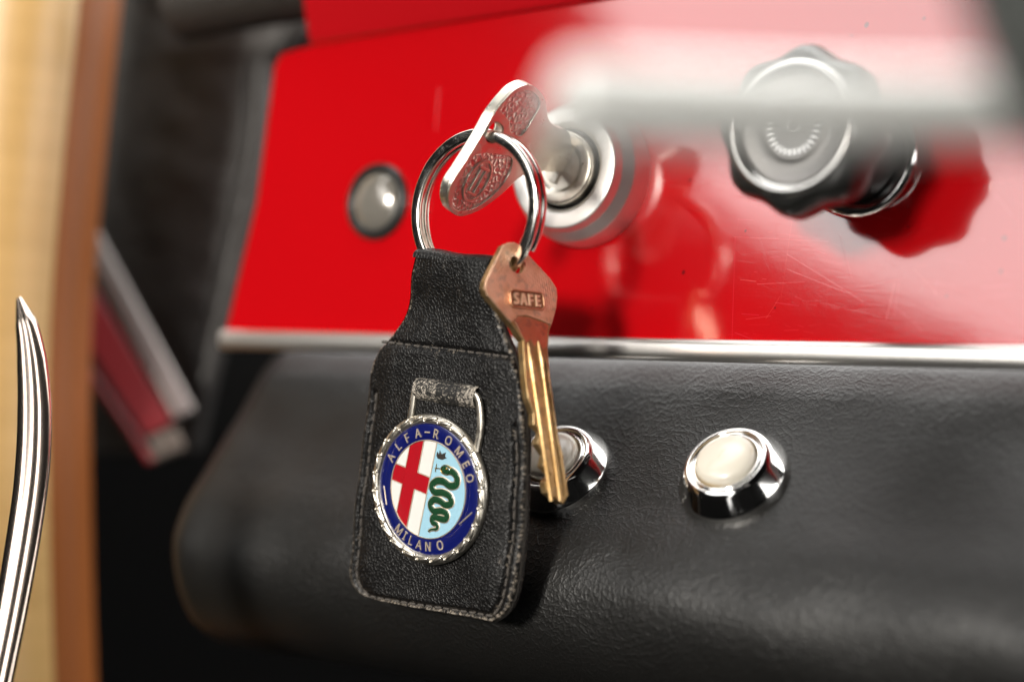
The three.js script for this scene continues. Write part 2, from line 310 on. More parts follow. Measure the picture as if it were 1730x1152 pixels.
// the bow lies in the plane through the lock's axis
const slot = DA.pt(lkx, lky, LH);
const KA = new Axes(slot.clone().addScaledVector(KN, 7), KL, KN);
const keyHole = KA.loc(836, 223);
const KHOLE = KA.pt(keyHole[0], keyHole[1], -7);
{
  const g = thing('ignition_key', 'worn nickel key standing in the lock with an oval bow', 'key', KA);
  const L = (a) => a.map(([x, y]) => KA.loc(x, y));
  const outer = shapeOf(L([[892, 142], [911, 153], [921, 169], [924, 187], [928, 203], [940, 213], [962, 224], [962, 286], [935, 290], [908, 290], [880, 298], [846, 328], [817, 350], [792, 362], [776, 365], [765, 360], [758, 349], [756, 332], [761, 311], [780, 281], [811, 231], [830, 197], [849, 172], [871, 150]]), true);
  const holePts = L([[836, 204], [846, 207], [851, 217], [847, 231], [838, 240], [828, 243], [820, 238], [819, 228], [826, 213]]);
  const holeShape = () => { const p = new THREE.Path(); p.setFromPoints(shapeOf(holePts, true).getPoints()); return p; };
  const up = L([[846, 184], [860, 166], [882, 153], [903, 158], [912, 176], [900, 200], [880, 228], [864, 224], [860, 205]]);
  const lo = L([[800, 263], [820, 259], [842, 261], [864, 268], [862, 287], [846, 314], [815, 343], [783, 356], [766, 350], [765, 328], [782, 290]]);
  const base = outer.clone(); base.holes = [holeShape()];
  const body = part('bow', extrude(base, 19, 2, -21), M.nickel, g);
  const frame = outer.clone(); frame.holes = [holeShape(), ...[up, lo].map((q) => { const p = new THREE.Path(); p.setFromPoints(shapeOf(q, true).getPoints().reverse()); return p; })];
  part('raised_border', extrude(frame, 4, 1.2, -2.5), M.nickel, g);
  const rough = std({ color: col(0.70, 0.66, 0.60), metalness: 1, roughness: 0.3, bumpMap: texture(512, (u, v) => 0.7 * (1 - sstep(0.1, 0.5, cells(u * 26, v * 26, 26, 7))) + 0.3 * fbm(u * 40, v * 40, 40, 2, 3), 300), bumpScale: 2.2e-4 });
  for (const q of [up, lo]) part('recess', extrude(shapeOf(q, true), 2, 0.2, -3.2), rough, g);
  // emblem: an oval ring round two upright bars
  const c = KA.loc(807, 306), vx = KA.loc(821, 281), ang = Math.atan2(vx[1] - c[1], vx[0] - c[0]);
  const em = part('emblem', (() => { const s = new THREE.Shape(); s.absellipse(0, 0, 40, 30, 0, Math.PI * 2); s.holes.push(circlePath(0, 0, 35, 25)); return extrude(s, 4, 0.8, -2.5); })(), M.nickel, g, [c[0], c[1], 0]);
  em.rotation.z = ang;
  for (const k of [-1, 1]) part('emblem_bar', new RoundedBoxGeometry(42, 5, 4, 2, 1.2), M.nickel, em, [0, k * 7, 0]);
  for (const k of [-1, 1]) part('emblem_bar', new RoundedBoxGeometry(5, 30, 4, 2, 1.2), M.nickel, em, [k * 24, 0, 0]);
  part('blade', new RoundedBoxGeometry(150, 62, 12, 2, 2).translate(75 - 10, 0, -7), M.nickel, g);
}
// ------------------------------------------------------------------ split ring
const RA0 = new Axes(V3(0, 0, 0), V3(1, 0, 0), V3(-0.60, 0.06, 0.79));
const RR = 127;
const RA = (() => { // the ring's top passes through the bow's hole
  const topPx = at(830, 229, -KHOLE.z - DIST), c = topPx.clone().addScaledVector(RA0.Y, -RR * 0.972).addScaledVector(RA0.X, -RR * 0.235);
  return new Axes(c, RA0.X, RA0.Z);
})();
{
  const g = thing('split_ring', 'double coil nickel split ring joining the two keys and the leather fob', 'key ring', RA);
  const pts = []; const turns = 1.86, n = 150, start = -0.62 - 0.001;
  for (let i = 0; i <= n; i++) {
    const f = i / n, th = start + f * turns * Math.PI * 2, z = lerp(-7.8, 7.8, sstep(0.42, 0.58, f));
    pts.push(V3(RR * Math.cos(th), RR * Math.sin(th), z));
  }
  const sec = (a) => { const [x, y] = oval(10, 7.4, 3.2)(a); return [x, y]; };
  part('coil', sweep(pts, 300, (a, b) => sec(a), 20, V3(0, 0, 1)), M.steel, g);
}
// ------------------------------------------------------------------ leather fob
const FU = V3(0.775, -0.155, 0.61), FV = V3(0.07, 0.99, 0.06), FN = FU.clone().cross(FV.addScaledVector(FU, -FU.dot(FV) * 0.5)).normalize();
const ringAt = (deg) => RA.pt(RR * Math.cos(deg * Math.PI / 180), RR * Math.sin(deg * Math.PI / 180), 0);
const onRay = (px, py, n, p) => { const r = at(px, py); return r.multiplyScalar(n.dot(p) / n.dot(r)); };   // where a sight line meets the plane through p
const FA = new Axes(onRay(732, 825, FN, ringAt(-112)), FU, FN);
const fob = thing('key_fob', 'worn black leather key fob with an enamel badge hanging on the split ring', 'key fob', FA);
{
  const c = (px, py) => FA.loc(px, py);
  const left = [[712, 432], [703, 470], [697, 505], [688, 535], [668, 565], [645, 596], [632, 628], [624, 690], [614, 780], [606, 860], [599, 940], [597, 966], [601, 985], [612, 1000], [634, 1012]].map((p) => c(...p));
  const right = [[840, 448], [842, 490], [846, 530], [856, 565], [870, 596], [880, 628], [889, 690], [893, 750], [892, 810], [889, 880], [884, 940], [878, 985], [870, 1016], [858, 1036], [838, 1050]].map((p) => c(...p));
  const curve = (a) => new THREE.CatmullRomCurve3(a.map((p) => V3(p[0], p[1], 0)), false, 'centripetal');
  const cl = curve(left), cr = curve(right), T = 26;
  const put = (s, t) => { const a = cl.getPoint(t), b = cr.getPoint(t); return a.lerp(b, s); };
  // stitch grooves: inset lines down both sides, across the bottom and across the strap's end
  const inset = 19;
  const width = (t) => cl.getPoint(t).distanceTo(cr.getPoint(t));
  const stitchLine = [];
  const tb = 0.955;
  for (let i = 0; i <= 60; i++) { const t = lerp(0.47, tb, i / 60); stitchLine.push(put(inset / width(t), t)); }
  for (let i = 1; i < 40; i++) { stitchLine.push(put(lerp(inset / width(tb), 1 - inset / width(tb), i / 40), tb)); }
  for (let i = 0; i <= 60; i++) { const t = lerp(tb, 0.47, i / 60); stitchLine.push(put(1 - inset / width(t), t)); }
  const across = []; const c1 = c(652, 577), c2 = c(872, 604); for (let i = 0; i <= 40; i++) across.push(V3(lerp(c1[0], c2[0], i / 40), lerp(c1[1], c2[1], i / 40), 0));
  const segs = []; for (const line of [stitchLine, across]) for (let i = 1; i < line.length; i++) segs.push([line[i - 1].x, line[i - 1].y, line[i].x, line[i].y]);
  const groove = (x, y) => { let m = 1e9; for (const s of segs) { const dx = s[2] - s[0], dy = s[3] - s[1], k = clamp(((x - s[0]) * dx + (y - s[1]) * dy) / (dx * dx + dy * dy + 1e-9), 0, 1), d = (x - s[0] - dx * k) ** 2 + (y - s[1] - dy * k) ** 2; if (d < m) m = d; } return Math.sqrt(m); };
  const acrossY = (x) => lerp(c1[1], c2[1], (x - c1[0]) / (c2[0] - c1[0]));
  const face = (x, y, edge) => {
    let z = T / 2 * Math.min(1, Math.sqrt(1 - (1 - clamp(edge / 9, 0, 1)) ** 2) * 0.55 + 0.45);
    z += 5 * sstep(0, 60, edge);                                           // padded
    z -= 7 * Math.exp(-(((groove(x, y)) / 5) ** 2));                      // pulled in by the thread
    z += (y > acrossY(x) ? -4 : 0) * sstep(-8, 8, y - acrossY(x));           // the strap's layer ends here
    z += 9 * sstep(300, 372, y);
    z += 2.2 * Math.sin(x * 0.021 + y * 0.017) + 1.5 * Math.sin(y * 0.05 - x * 0.03);
    return z;
  };
  const NU = 150, NV = 240;
  const half = (sgn) => sheet(NU, NV, (u, v) => {
    const uu = 0.5 - 0.5 * Math.cos(u * Math.PI), vv = v < 0.9 ? v : v, p = put(sgn > 0 ? uu : 1 - uu, vv), w = width(vv);
    const edge = Math.min(uu * w, (1 - uu) * w, (1 - vv) * 640);
    const ro = 1.2 * (fbm(p.x * 0.06 + 90, p.y * 0.06 + 90, 4096, 5, 3) - 0.5) * (edge < 12 ? 2 : 0);
    const z = sgn > 0 ? face(p.x, p.y, edge) : -7 * sstep(300, 372, p.y) - T / 2 * Math.min(1, Math.sqrt(1 - (1 - clamp(edge / 9, 0, 1)) ** 2) * 0.55 + 0.45);
    return [p.x + ro, p.y + ro, z, p.x + 400, p.y + 700];
  });
  const rim = sheet(6, 2 * NV + 40, (a, b) => {
    const k = b * 3; const p = k < 1 ? cl.getPoint(k) : k < 2 ? put(k - 1, 1) : cr.getPoint(3 - k);
    const z = lerp(-T / 2 * 0.45 - 7 * sstep(300, 372, p.y), (T / 2) * 0.45 + 9 * sstep(300, 372, p.y), a), bulge = 2.2 * Math.sin(a * Math.PI);
    const q = V3(p.x, p.y, 0), mid = V3(0, -50, 0), out = q.clone().sub(mid).normalize();
    return [p.x + out.x * bulge, p.y + out.y * bulge, z, b * 2200, z];
  });
  // worn leather: scuffed pale along edges, stitch holes and high spots
  const cx = document.createElement('canvas'); cx.width = 1024; cx.height = 2048;
  const g2 = cx.getContext('2d'); g2.fillStyle = 'rgb(14,13,13)'; g2.fillRect(0, 0, 1024, 2048);
  const K = 2.4, PX = (x) => 512 + x * K, PY = (y) => 1110 - y * K;
  const fleck = (x, y, r, a) => { const b = 95 + 80 * rnd(); g2.fillStyle = `rgba(${b | 0},${b * 0.93 | 0},${b * 0.84 | 0},${a})`; g2.beginPath(); const n = 7; for (let i = 0; i < n; i++) { const th = i / n * 6.283, rr = r * (0.4 + 0.9 * rnd()); g2[i ? 'lineTo' : 'moveTo'](PX(x) + Math.cos(th) * rr * K, PY(y) + Math.sin(th) * rr * K); } g2.fill(); };
  for (let i = 0; i < 1500; i++) { const t = rnd(), p = rnd() < 0.45 ? cl.getPoint(t) : rnd() < 0.55 ? cr.getPoint(t) : put(rnd(), 0.995), q = Math.abs(rnd() + rnd() - 1) * 7; fleck(p.x + (p.x > 0 ? -q : q) + 0, p.y + (rnd() - 0.3) * 6, 0.8 + 2.6 * rnd() ** 2, 0.3 + 0.6 * rnd()); }
  for (let i = 0; i < 700; i++) { const s = segs[Math.floor(rnd() * segs.length)], f = rnd(); fleck(lerp(s[0], s[2], f) + (rnd() - 0.5) * 9, lerp(s[1], s[3], f) + (rnd() - 0.5) * 9, 0.7 + 1.8 * rnd() ** 2, 0.25 + 0.55 * rnd()); }
  for (let i = 0; i < 1700; i++) { const t = rnd(), p = put(rnd(), t); fleck(p.x, p.y, 0.3 + 0.8 * rnd() ** 3, 0.05 + 0.25 * rnd() ** 2); }
  for (let i = 0; i < 26; i++) { // rubbed patches
    const t = rnd(), e = rnd() < 0.7, p = e ? (rnd() < 0.5 ? cl : cr).getPoint(t) : put(rnd(), rnd()), R = 6 + 14 * rnd();
    for (let k = 0; k < 46; k++) { const a = rnd() * 6.28, d = R * rnd() ** 0.7; fleck(p.x + Math.cos(a) * d * 0.6, p.y + Math.sin(a) * d * 1.3, 0.5 + 1.3 * rnd() ** 2, 0.12 + 0.3 * rnd()); }
  }
  const fobMap = new THREE.CanvasTexture(cx); fobMap.colorSpace = THREE.SRGBColorSpace; fobMap.repeat.set(K / 1024, K / 2048); fobMap.offset.set((512 - 400 * K) / 1024, (2048 - 1110 - 700 * K) / 2048);
  M.fobLeather = phy({ color: col(1, 1, 1), map: fobMap, roughness: 0.40, specularIntensity: 0.75, bumpMap: fobGrain, bumpScale: 1.55e-4 });
  M.edge = std({ color: col(0.035, 0.03, 0.025), roughness: 0.8, bumpMap: fobGrain, bumpScale: 2e-4 });
  part('leather_body', [half(1), half(-1)], M.fobLeather, fob);
  part('leather_edge', rim, M.edge, fob);
  // the strap's fold round the ring
  const ta = put(0, 0), tb2 = put(1, 0), yb = (ta.y + tb2.y) / 2;
  part('strap_fold', sheet(40, 26, (u, v) => {
    const f = 1 - v, th = -Math.PI * 0.5 + f * Math.PI;             // back, over the top, front
    const x = lerp(ta.x + 1.5, tb2.x - 1.5, u), y0 = lerp(ta.y, tb2.y, u), lift = 17 + 1.5 * Math.sin(u * 9);
    const up = Math.max(0, Math.cos(th)) ** 0.75, z = (T / 2 + (th > 0 ? 10.5 : 7)) * Math.sin(th);
    return [x, y0 - 3 + up * lift, z * 1.05, x + 400, y0 + 700 + f * 40];
  }), M.fobLeather, fob);
  // thread
  const st = [], cap = (a, b, z) => { const d = V3(b.x - a.x, b.y - a.y, 0), l = d.length(), q = new THREE.CapsuleGeometry(2.5, l, 3, 6); q.rotateZ(Math.atan2(d.y, d.x) - Math.PI / 2); q.translate((a.x + b.x) / 2, (a.y + b.y) / 2, z); return q; };
  for (const line of [stitchLine, across]) {
    const cv = new THREE.CatmullRomCurve3(line, false, 'centripetal'), n = Math.round(cv.getLength() / 19);
    for (let i = 0; i < n; i++) { const a = cv.getPointAt(i / n), b = cv.getPointAt((i + 0.48 + 0.1 * rnd()) / n), m = a.clone().lerp(b, 0.5); st.push(cap(a, b, face(m.x, m.y, 19) + 1.8)); }
  }
  const s = part('stitching', st, std({ color: col(0.085, 0.075, 0.066), roughness: 0.85 }), fob); s.userData.kind = 'stuff';
  fob.userData.top = undefined; delete fob.userData.top;
}
// badge on the fob
{
  const spin = -6 * Math.PI / 180, BZ = 17;
  const bp = FA.loc(729, 826, BZ), BA = FA.moved(bp[0], bp[1], BZ, spin);
  const badge = part('badge', lathe([[0, 0], [124, 0], [128, 3], [129, 8], [126, 12], [120, 14.5], [115, 14], [112.5, 11], [112, 7], [0, 7]], 120), M.nickel, fob, [bp[0], bp[1], BZ]);
  badge.rotation.z = spin;
  badge.userData.label = 'round enamel badge with a red cross and a green serpent';
  const blue = phy({ color: col(0.004, 0.008, 0.105), roughness: 0.25, clearcoat: 1, clearcoatRoughness: 0.04, bumpMap: smoothMottle, bumpScale: 1e-5 });
  const white = phy({ color: col(0.82, 0.80, 0.76), roughness: 0.25, clearcoat: 1, clearcoatRoughness: 0.04 });
  const pale = phy({ color: col(0.36, 0.62, 0.76), roughness: 0.25, clearcoat: 1, clearcoatRoughness: 0.04 });
  const redE = phy({ color: col(0.42, 0.006, 0.014), roughness: 0.25, clearcoat: 1, clearcoatRoughness: 0.04 });
  const green = phy({ color: col(0.012, 0.058, 0.024), roughness: 0.25, clearcoat: 1, clearcoatRoughness: 0.05, map: null });
  const wire = std({ color: col(0.80, 0.68, 0.54), metalness: 1, roughness: 0.5 });
  const Z0 = 6;
  part('blue_ring', lathe([[84.5, Z0], [84.8, Z0 + 4], [98, Z0 + 4.6], [111, Z0 + 4], [112.4, Z0]], 120), blue, badge);
  const halfDisc = (a, b, R) => { const s = new THREE.Shape(); s.absarc(0, 0, R, a, b, false); return s; };
  const R = 83.6, Q = Math.PI / 2;
  part('pale_blue_field', extrude(halfDisc(-Q, Q, R), 4, 0.3, Z0), pale, badge);
  // white field quarter pieces round the cross
  const vx = [-58, -29], hy = [-9, 21];
  const piece = (x0, x1, y0, y1) => { const p = [], N = 24, inside = (x, y) => x * x + y * y < R * R; const poly = []; for (let i = 0; i <= N; i++) poly.push([lerp(x0, x1, i / N), y0]); for (let i = 0; i <= N; i++) poly.push([x1, lerp(y0, y1, i / N)]); for (let i = 0; i <= N; i++) poly.push([lerp(x1, x0, i / N), y1]); for (let i = 0; i <= N; i++) poly.push([x0, lerp(y1, y0, i / N)]);
    for (const [x, y] of poly) { const l = Math.hypot(x, y), k = l > R ? R / l : 1; const q = [x * k, y * k]; const o = p[p.length - 1]; if (!o || Math.hypot(o[0] - q[0], o[1] - q[1]) > 0.5) p.push(q); } return p; };
  const clipRect = (x0, x1, y0, y1) => { // rectangle cut by the circle
    const p = []; const N = 160, pts = []; for (let i = 0; i < N; i++) for (const _ of [0]) { const t = i / N * 4, k = Math.floor(t), f = t - k; pts.push(k === 0 ? [lerp(x0, x1, f), y0] : k === 1 ? [x1, lerp(y0, y1, f)] : k === 2 ? [lerp(x1, x0, f), y1] : [x0, lerp(y1, y0, f)]); }
    const cx = clamp(0, x0, x1), cy = clamp(0, y0, y1);
    for (const q of pts) { let [x, y] = q; if (x * x + y * y > R * R) { const dx = x - cx, dy = y - cy, a = dx * dx + dy * dy, b = 2 * (cx * dx + cy * dy), c = cx * cx + cy * cy - R * R, k = (-b + Math.sqrt(Math.max(0, b * b - 4 * a * c))) / (2 * a); x = cx + dx * k; y = cy + dy * k; } const o = p[p.length - 1]; if (!o || Math.hypot(o[0] - x, o[1] - y) > 0.4) p.push([x, y]); }
    return p;
  };
  const g = 1.0;
  for (const [a, b, c, d] of [[-90, vx[0] - g, hy[1] + g, 90], [vx[1] + g, -g, hy[1] + g, 90], [-90, vx[0] - g, -90, hy[0] - g], [vx[1] + g, -g, -90, hy[0] - g]]) part('white_field', extrude(shapeOf(clipRect(a, b, c, d)), 4, 0.3, Z0), white, badge);
  const cross = [...clipRect(vx[0], vx[1], -90, hy[0])]; // joined cross from three bars
  part('red_cross', [extrude(shapeOf(clipRect(vx[0], vx[1], -90, 90)), 4, 0.3, Z0), extrude(shapeOf(clipRect(-90, vx[0] - 0.01, hy[0], hy[1])), 4, 0.2, Z0), extrude(shapeOf(clipRect(vx[1] + 0.01, -g, hy[0], hy[1])), 4, 0.2, Z0)], redE, badge);
  // metal lines between the enamel fields
  const line = (x0, y0, x1, y1, w = 1.5) => { const l = Math.hypot(x1 - x0, y1 - y0), q = new THREE.BoxGeometry(l, w, 4.6); q.rotateZ(Math.atan2(y1 - y0, x1 - x0)); q.translate((x0 + x1) / 2, (y0 + y1) / 2, Z0 + 2.3); return q; };
  const yc = (x) => Math.sqrt(R * R - x * x);
  part('field_lines', [lathe([[83, Z0], [83, Z0 + 4.8], [85, Z0 + 4.8], [85, Z0]], 100), line(0, -R, 0, R, 2),
    line(vx[0], -yc(vx[0]), vx[0], hy[0]), line(vx[0], hy[1], vx[0], yc(vx[0])), line(vx[1], -yc(vx[1]), vx[1], hy[0]), line(vx[1], hy[1], vx[1], yc(vx[1])),
    line(-yc(hy[0]), hy[0], vx[0], hy[0]), line(vx[1], hy[0], 0, hy[0]), line(-yc(hy[1]), hy[1], vx[0], hy[1]), line(vx[1], hy[1], 0, hy[1])], wire, badge);
  // serpent
  const z4 = (a) => a.map(([x, y]) => BA.loc(620 + x / 3.974, 680 + y / 3.974, Z0 + 4));
  const path = z4([[535, 452], [580, 468], [606, 505], [600, 550], [560, 560], [515, 530], [465, 528], [435, 562], [455, 600], [510, 605], [558, 632], [566, 676], [530, 688], [490, 660], [448, 652], [426, 688], [450, 728], [500, 728], [537, 748], [528, 782], [485, 778], [445, 770], [440, 800], [472, 820], [470, 846], [432, 852], [412, 866]]).map((p) => V3(p[0], p[1], 0));
  const sn = new THREE.CatmullRomCurve3(path, false, 'centripetal');
  const ribbon = (grow, z, h) => sheet(10, 160, (a, b) => { const p = sn.getPointAt(b), t = sn.getTangentAt(b), w = (lerp(6.4, 5.4, b) * (1 - 0.75 * sstep(0.86, 1, b)) + 0) + grow, th = (a - 0.5) * Math.PI; return [p.x + t.y * w * Math.sin(th), p.y - t.x * w * Math.sin(th), z + h * Math.cos(th) ** 0.6, a, b]; });
  part('serpent_outline', ribbon(2.1, Z0 + 3, 1.8), wire, badge);
  part('serpent', ribbon(0, Z0 + 3.6, 2.2), green, badge);
  const h = z4([[535, 455]])[0];
  const head = new THREE.SphereGeometry(1, 20, 12); head.scale(11, 7.5, 3); head.rotateZ(0.2); head.translate(h[0] - 1, h[1], Z0 + 4.2);
  part('serpent_head', head, green, badge);
  const hl = new THREE.TorusGeometry(1, 0.1, 6, 30); hl.scale(12, 8.5, 14); hl.rotateZ(0.2); hl.translate(h[0] - 1, h[1], Z0 + 4.2);
  const eye = new THREE.SphereGeometry(2.4, 10, 8); eye.translate(h[0] + 1, h[1] + 3, Z0 + 6.4);
  const tg = z4([[490, 445], [455, 440], [468, 412], [460, 465]]);
  part('serpent_trim', [hl, eye, line(tg[0][0], tg[0][1], tg[1][0], tg[1][1], 2), line(tg[1][0] + 3, tg[1][1], tg[2][0], tg[2][1], 1.8), line(tg[1][0] + 3, tg[1][1], tg[3][0], tg[3][1], 1.8)], std({ color: col(0.6, 0.38, 0.12), metalness: 1, roughness: 0.3 }), badge);
  const cr = z4([[472, 330], [484, 350], [490, 322], [503, 346], [530, 335], [524, 362], [536, 372], [505, 385], [475, 375], [468, 355]]);
  part('crown', extrude(shapeOf(cr), 5.2, 0.3, Z0), std({ color: col(0.10, 0.09, 0.08), metalness: 0.8, roughness: 0.4 }), badge);
  // raised letters
  const font = await new FontLoader().loadAsync('fonts/droid/droid_sans_regular.typeface.json');
  const glyph = (ch, size) => { const q = new TextGeometry(ch, { font, size, depth: 1.6, curveSegments: 5, bevelEnabled: true, bevelThickness: 0.5, bevelSize: 0.35, bevelSegments: 1 }); q.computeBoundingBox(); const b = q.boundingBox; q.translate(-(b.min.x + b.max.x) / 2, -(b.min.y + b.max.y) / 2, 0); return q; };
  const put = (ch, zx, zy, flip) => {
    const [x, y] = BA.loc(620 + zx / 3.974, 680 + zy / 3.974, Z0 + 5), th = Math.atan2(y, x), r = 97.5;
    const m = part('letter', ch === '-' ? new RoundedBoxGeometry(12, 2.6, 2, 1, 0.5).translate(0, 0, 1) : glyph(ch, 15.5), wire, badge, [r * Math.cos(th), r * Math.sin(th), Z0 + 4.2]);
    m.rotation.z = flip ? th + Q : th - Q;
  };
  [['A', 175, 380], ['L', 215, 300], ['F', 275, 250], ['A', 343, 212], ['-', 405, 203], ['R', 465, 214], ['O', 550, 252], ['M', 628, 322], ['E', 672, 412], ['O', 695, 508]].forEach((q) => put(...q, false));
  [['M', 207, 866], ['I', 247, 910], ['L', 290, 945], ['A', 347, 966], ['N', 410, 970], ['O', 488, 948]].forEach((q) => put(...q, true));
  for (const [a, b] of [[[105, 562], [138, 682]], [[697, 730], [625, 826]]]) {
    const q = [a, b].map((p) => BA.loc(620 + p[0] / 3.974, 680 + p[1] / 3.974, Z0 + 5)), d = [q[1][0] - q[0][0], q[1][1] - q[0][1]], l = Math.hypot(...d), nx = -d[1] / l, ny = d[0] / l;
    const w = [[0, 3], [0.25, 0.5], [0.5, 2], [0.75, 0.5], [1, -3]].map(([f, o], i) => V3(q[0][0] + d[0] * f + nx * (f - 0.5) * -6, q[0][1] + d[1] * f + ny * (f - 0.5) * -6, Z0 + 4.8));
    part('divider', sweep(w, 20, oval(1.3, 1.1), 8), wire, badge);
  }
  // wreath of beads and wound ribbon on the rim
  const bead = new THREE.SphereGeometry(3.4, 12, 8), leaf = new THREE.SphereGeometry(1, 14, 8); leaf.scale(13, 3.6, 3.2);
  const NB = 24;
  for (let i = 0; i < NB; i++) {
    const th = (i + 0.2) / NB * Math.PI * 2;
    for (const k of [-1, 1]) part('bead', bead, M.nickel, badge, [(120 + k * 3.2) * Math.cos(th + k * 0.02), (120 + k * 3.2) * Math.sin(th + k * 0.02), 13.6]);
    const tm = th + Math.PI / NB, m = part('ribbon', leaf, M.nickel, badge, [120.5 * Math.cos(tm), 120.5 * Math.sin(tm), 13.2]); m.rotation.z = tm + Q + 0.22;
  }
  // wire frame above the badge, and the leather loop that it hangs in
  const fr = [[692, 716], [697, 690], [703, 656]].map((p) => FA.loc(...p, BZ + 6)), fl = [[806, 762], [812, 722], [808, 676]].map((p) => FA.loc(...p, BZ + 6));
  const w3 = (a, z) => a.map((p) => V3(p[0] - 0, p[1], z));
  const bar = [fr[0], fr[1], fr[2], [fr[2][0] + 8, fr[2][1] + 5], [fl[2][0] - 8, fl[2][1] + 7], fl[2], fl[1], fl[0]];
  part('hanger', sweep(w3(bar, BZ + 6), 90, oval(6, 4.5, 3), 14), M.nickel, fob);
  const q0 = FA.loc(699, 656, 26), q1 = FA.loc(802, 672, 26), lw = 40;
  const ux = V3(q1[0] - q0[0], q1[1] - q0[1], 0), ll = ux.length(); ux.normalize(); const vy = V3(-ux.y, ux.x, 0);
  const wc = document.createElement('canvas'); wc.width = 512; wc.height = 256; const wg = wc.getContext('2d'); wg.fillStyle = 'rgb(22,21,20)'; wg.fillRect(0, 0, 512, 256);
  for (let i = 0; i < 1300; i++) { const e = rnd() < 0.66, x = e ? (rnd() < 0.6 ? rnd() ** 1.6 * 210 : 512 - rnd() ** 2 * 130) : rnd() * 512, y = rnd() * 256, b = 150 + 90 * rnd(); wg.fillStyle = `rgba(${b | 0},${b * 0.95 | 0},${b * 0.88 | 0},${0.25 + 0.55 * rnd()})`; wg.beginPath(); for (let k = 0; k < 7; k++) { const th = k / 7 * 6.28, r = (2 + (e ? 13 : 7) * rnd() ** 2) * (0.4 + rnd()); wg[k ? 'lineTo' : 'moveTo'](x + r * Math.cos(th), y + r * Math.sin(th)); } wg.fill(); }
  const wt = new THREE.CanvasTexture(wc); wt.colorSpace = THREE.SRGBColorSpace;
  const worn = phy({ map: wt, roughness: 0.7, bumpMap: wt, bumpScale: 1.2e-4 });
  const lp = part('leather_loop', sheet(40, 24, (u, v) => {
    const th = (v - 0.5) * Math.PI * 1.15, e = 1 - 0.12 * Math.abs(2 * u - 1) ** 6, p = V3(q0[0], q0[1], 16).addScaledVector(ux, u * ll).addScaledVector(vy, Math.sin(th) * lw * 0.5 * e);
    return [p.x, p.y, 16 + 17 * Math.cos(th) * e, u, v];
  }), worn, fob);
  lp.userData.label = 'leather loop scuffed pale that holds the badge';
}
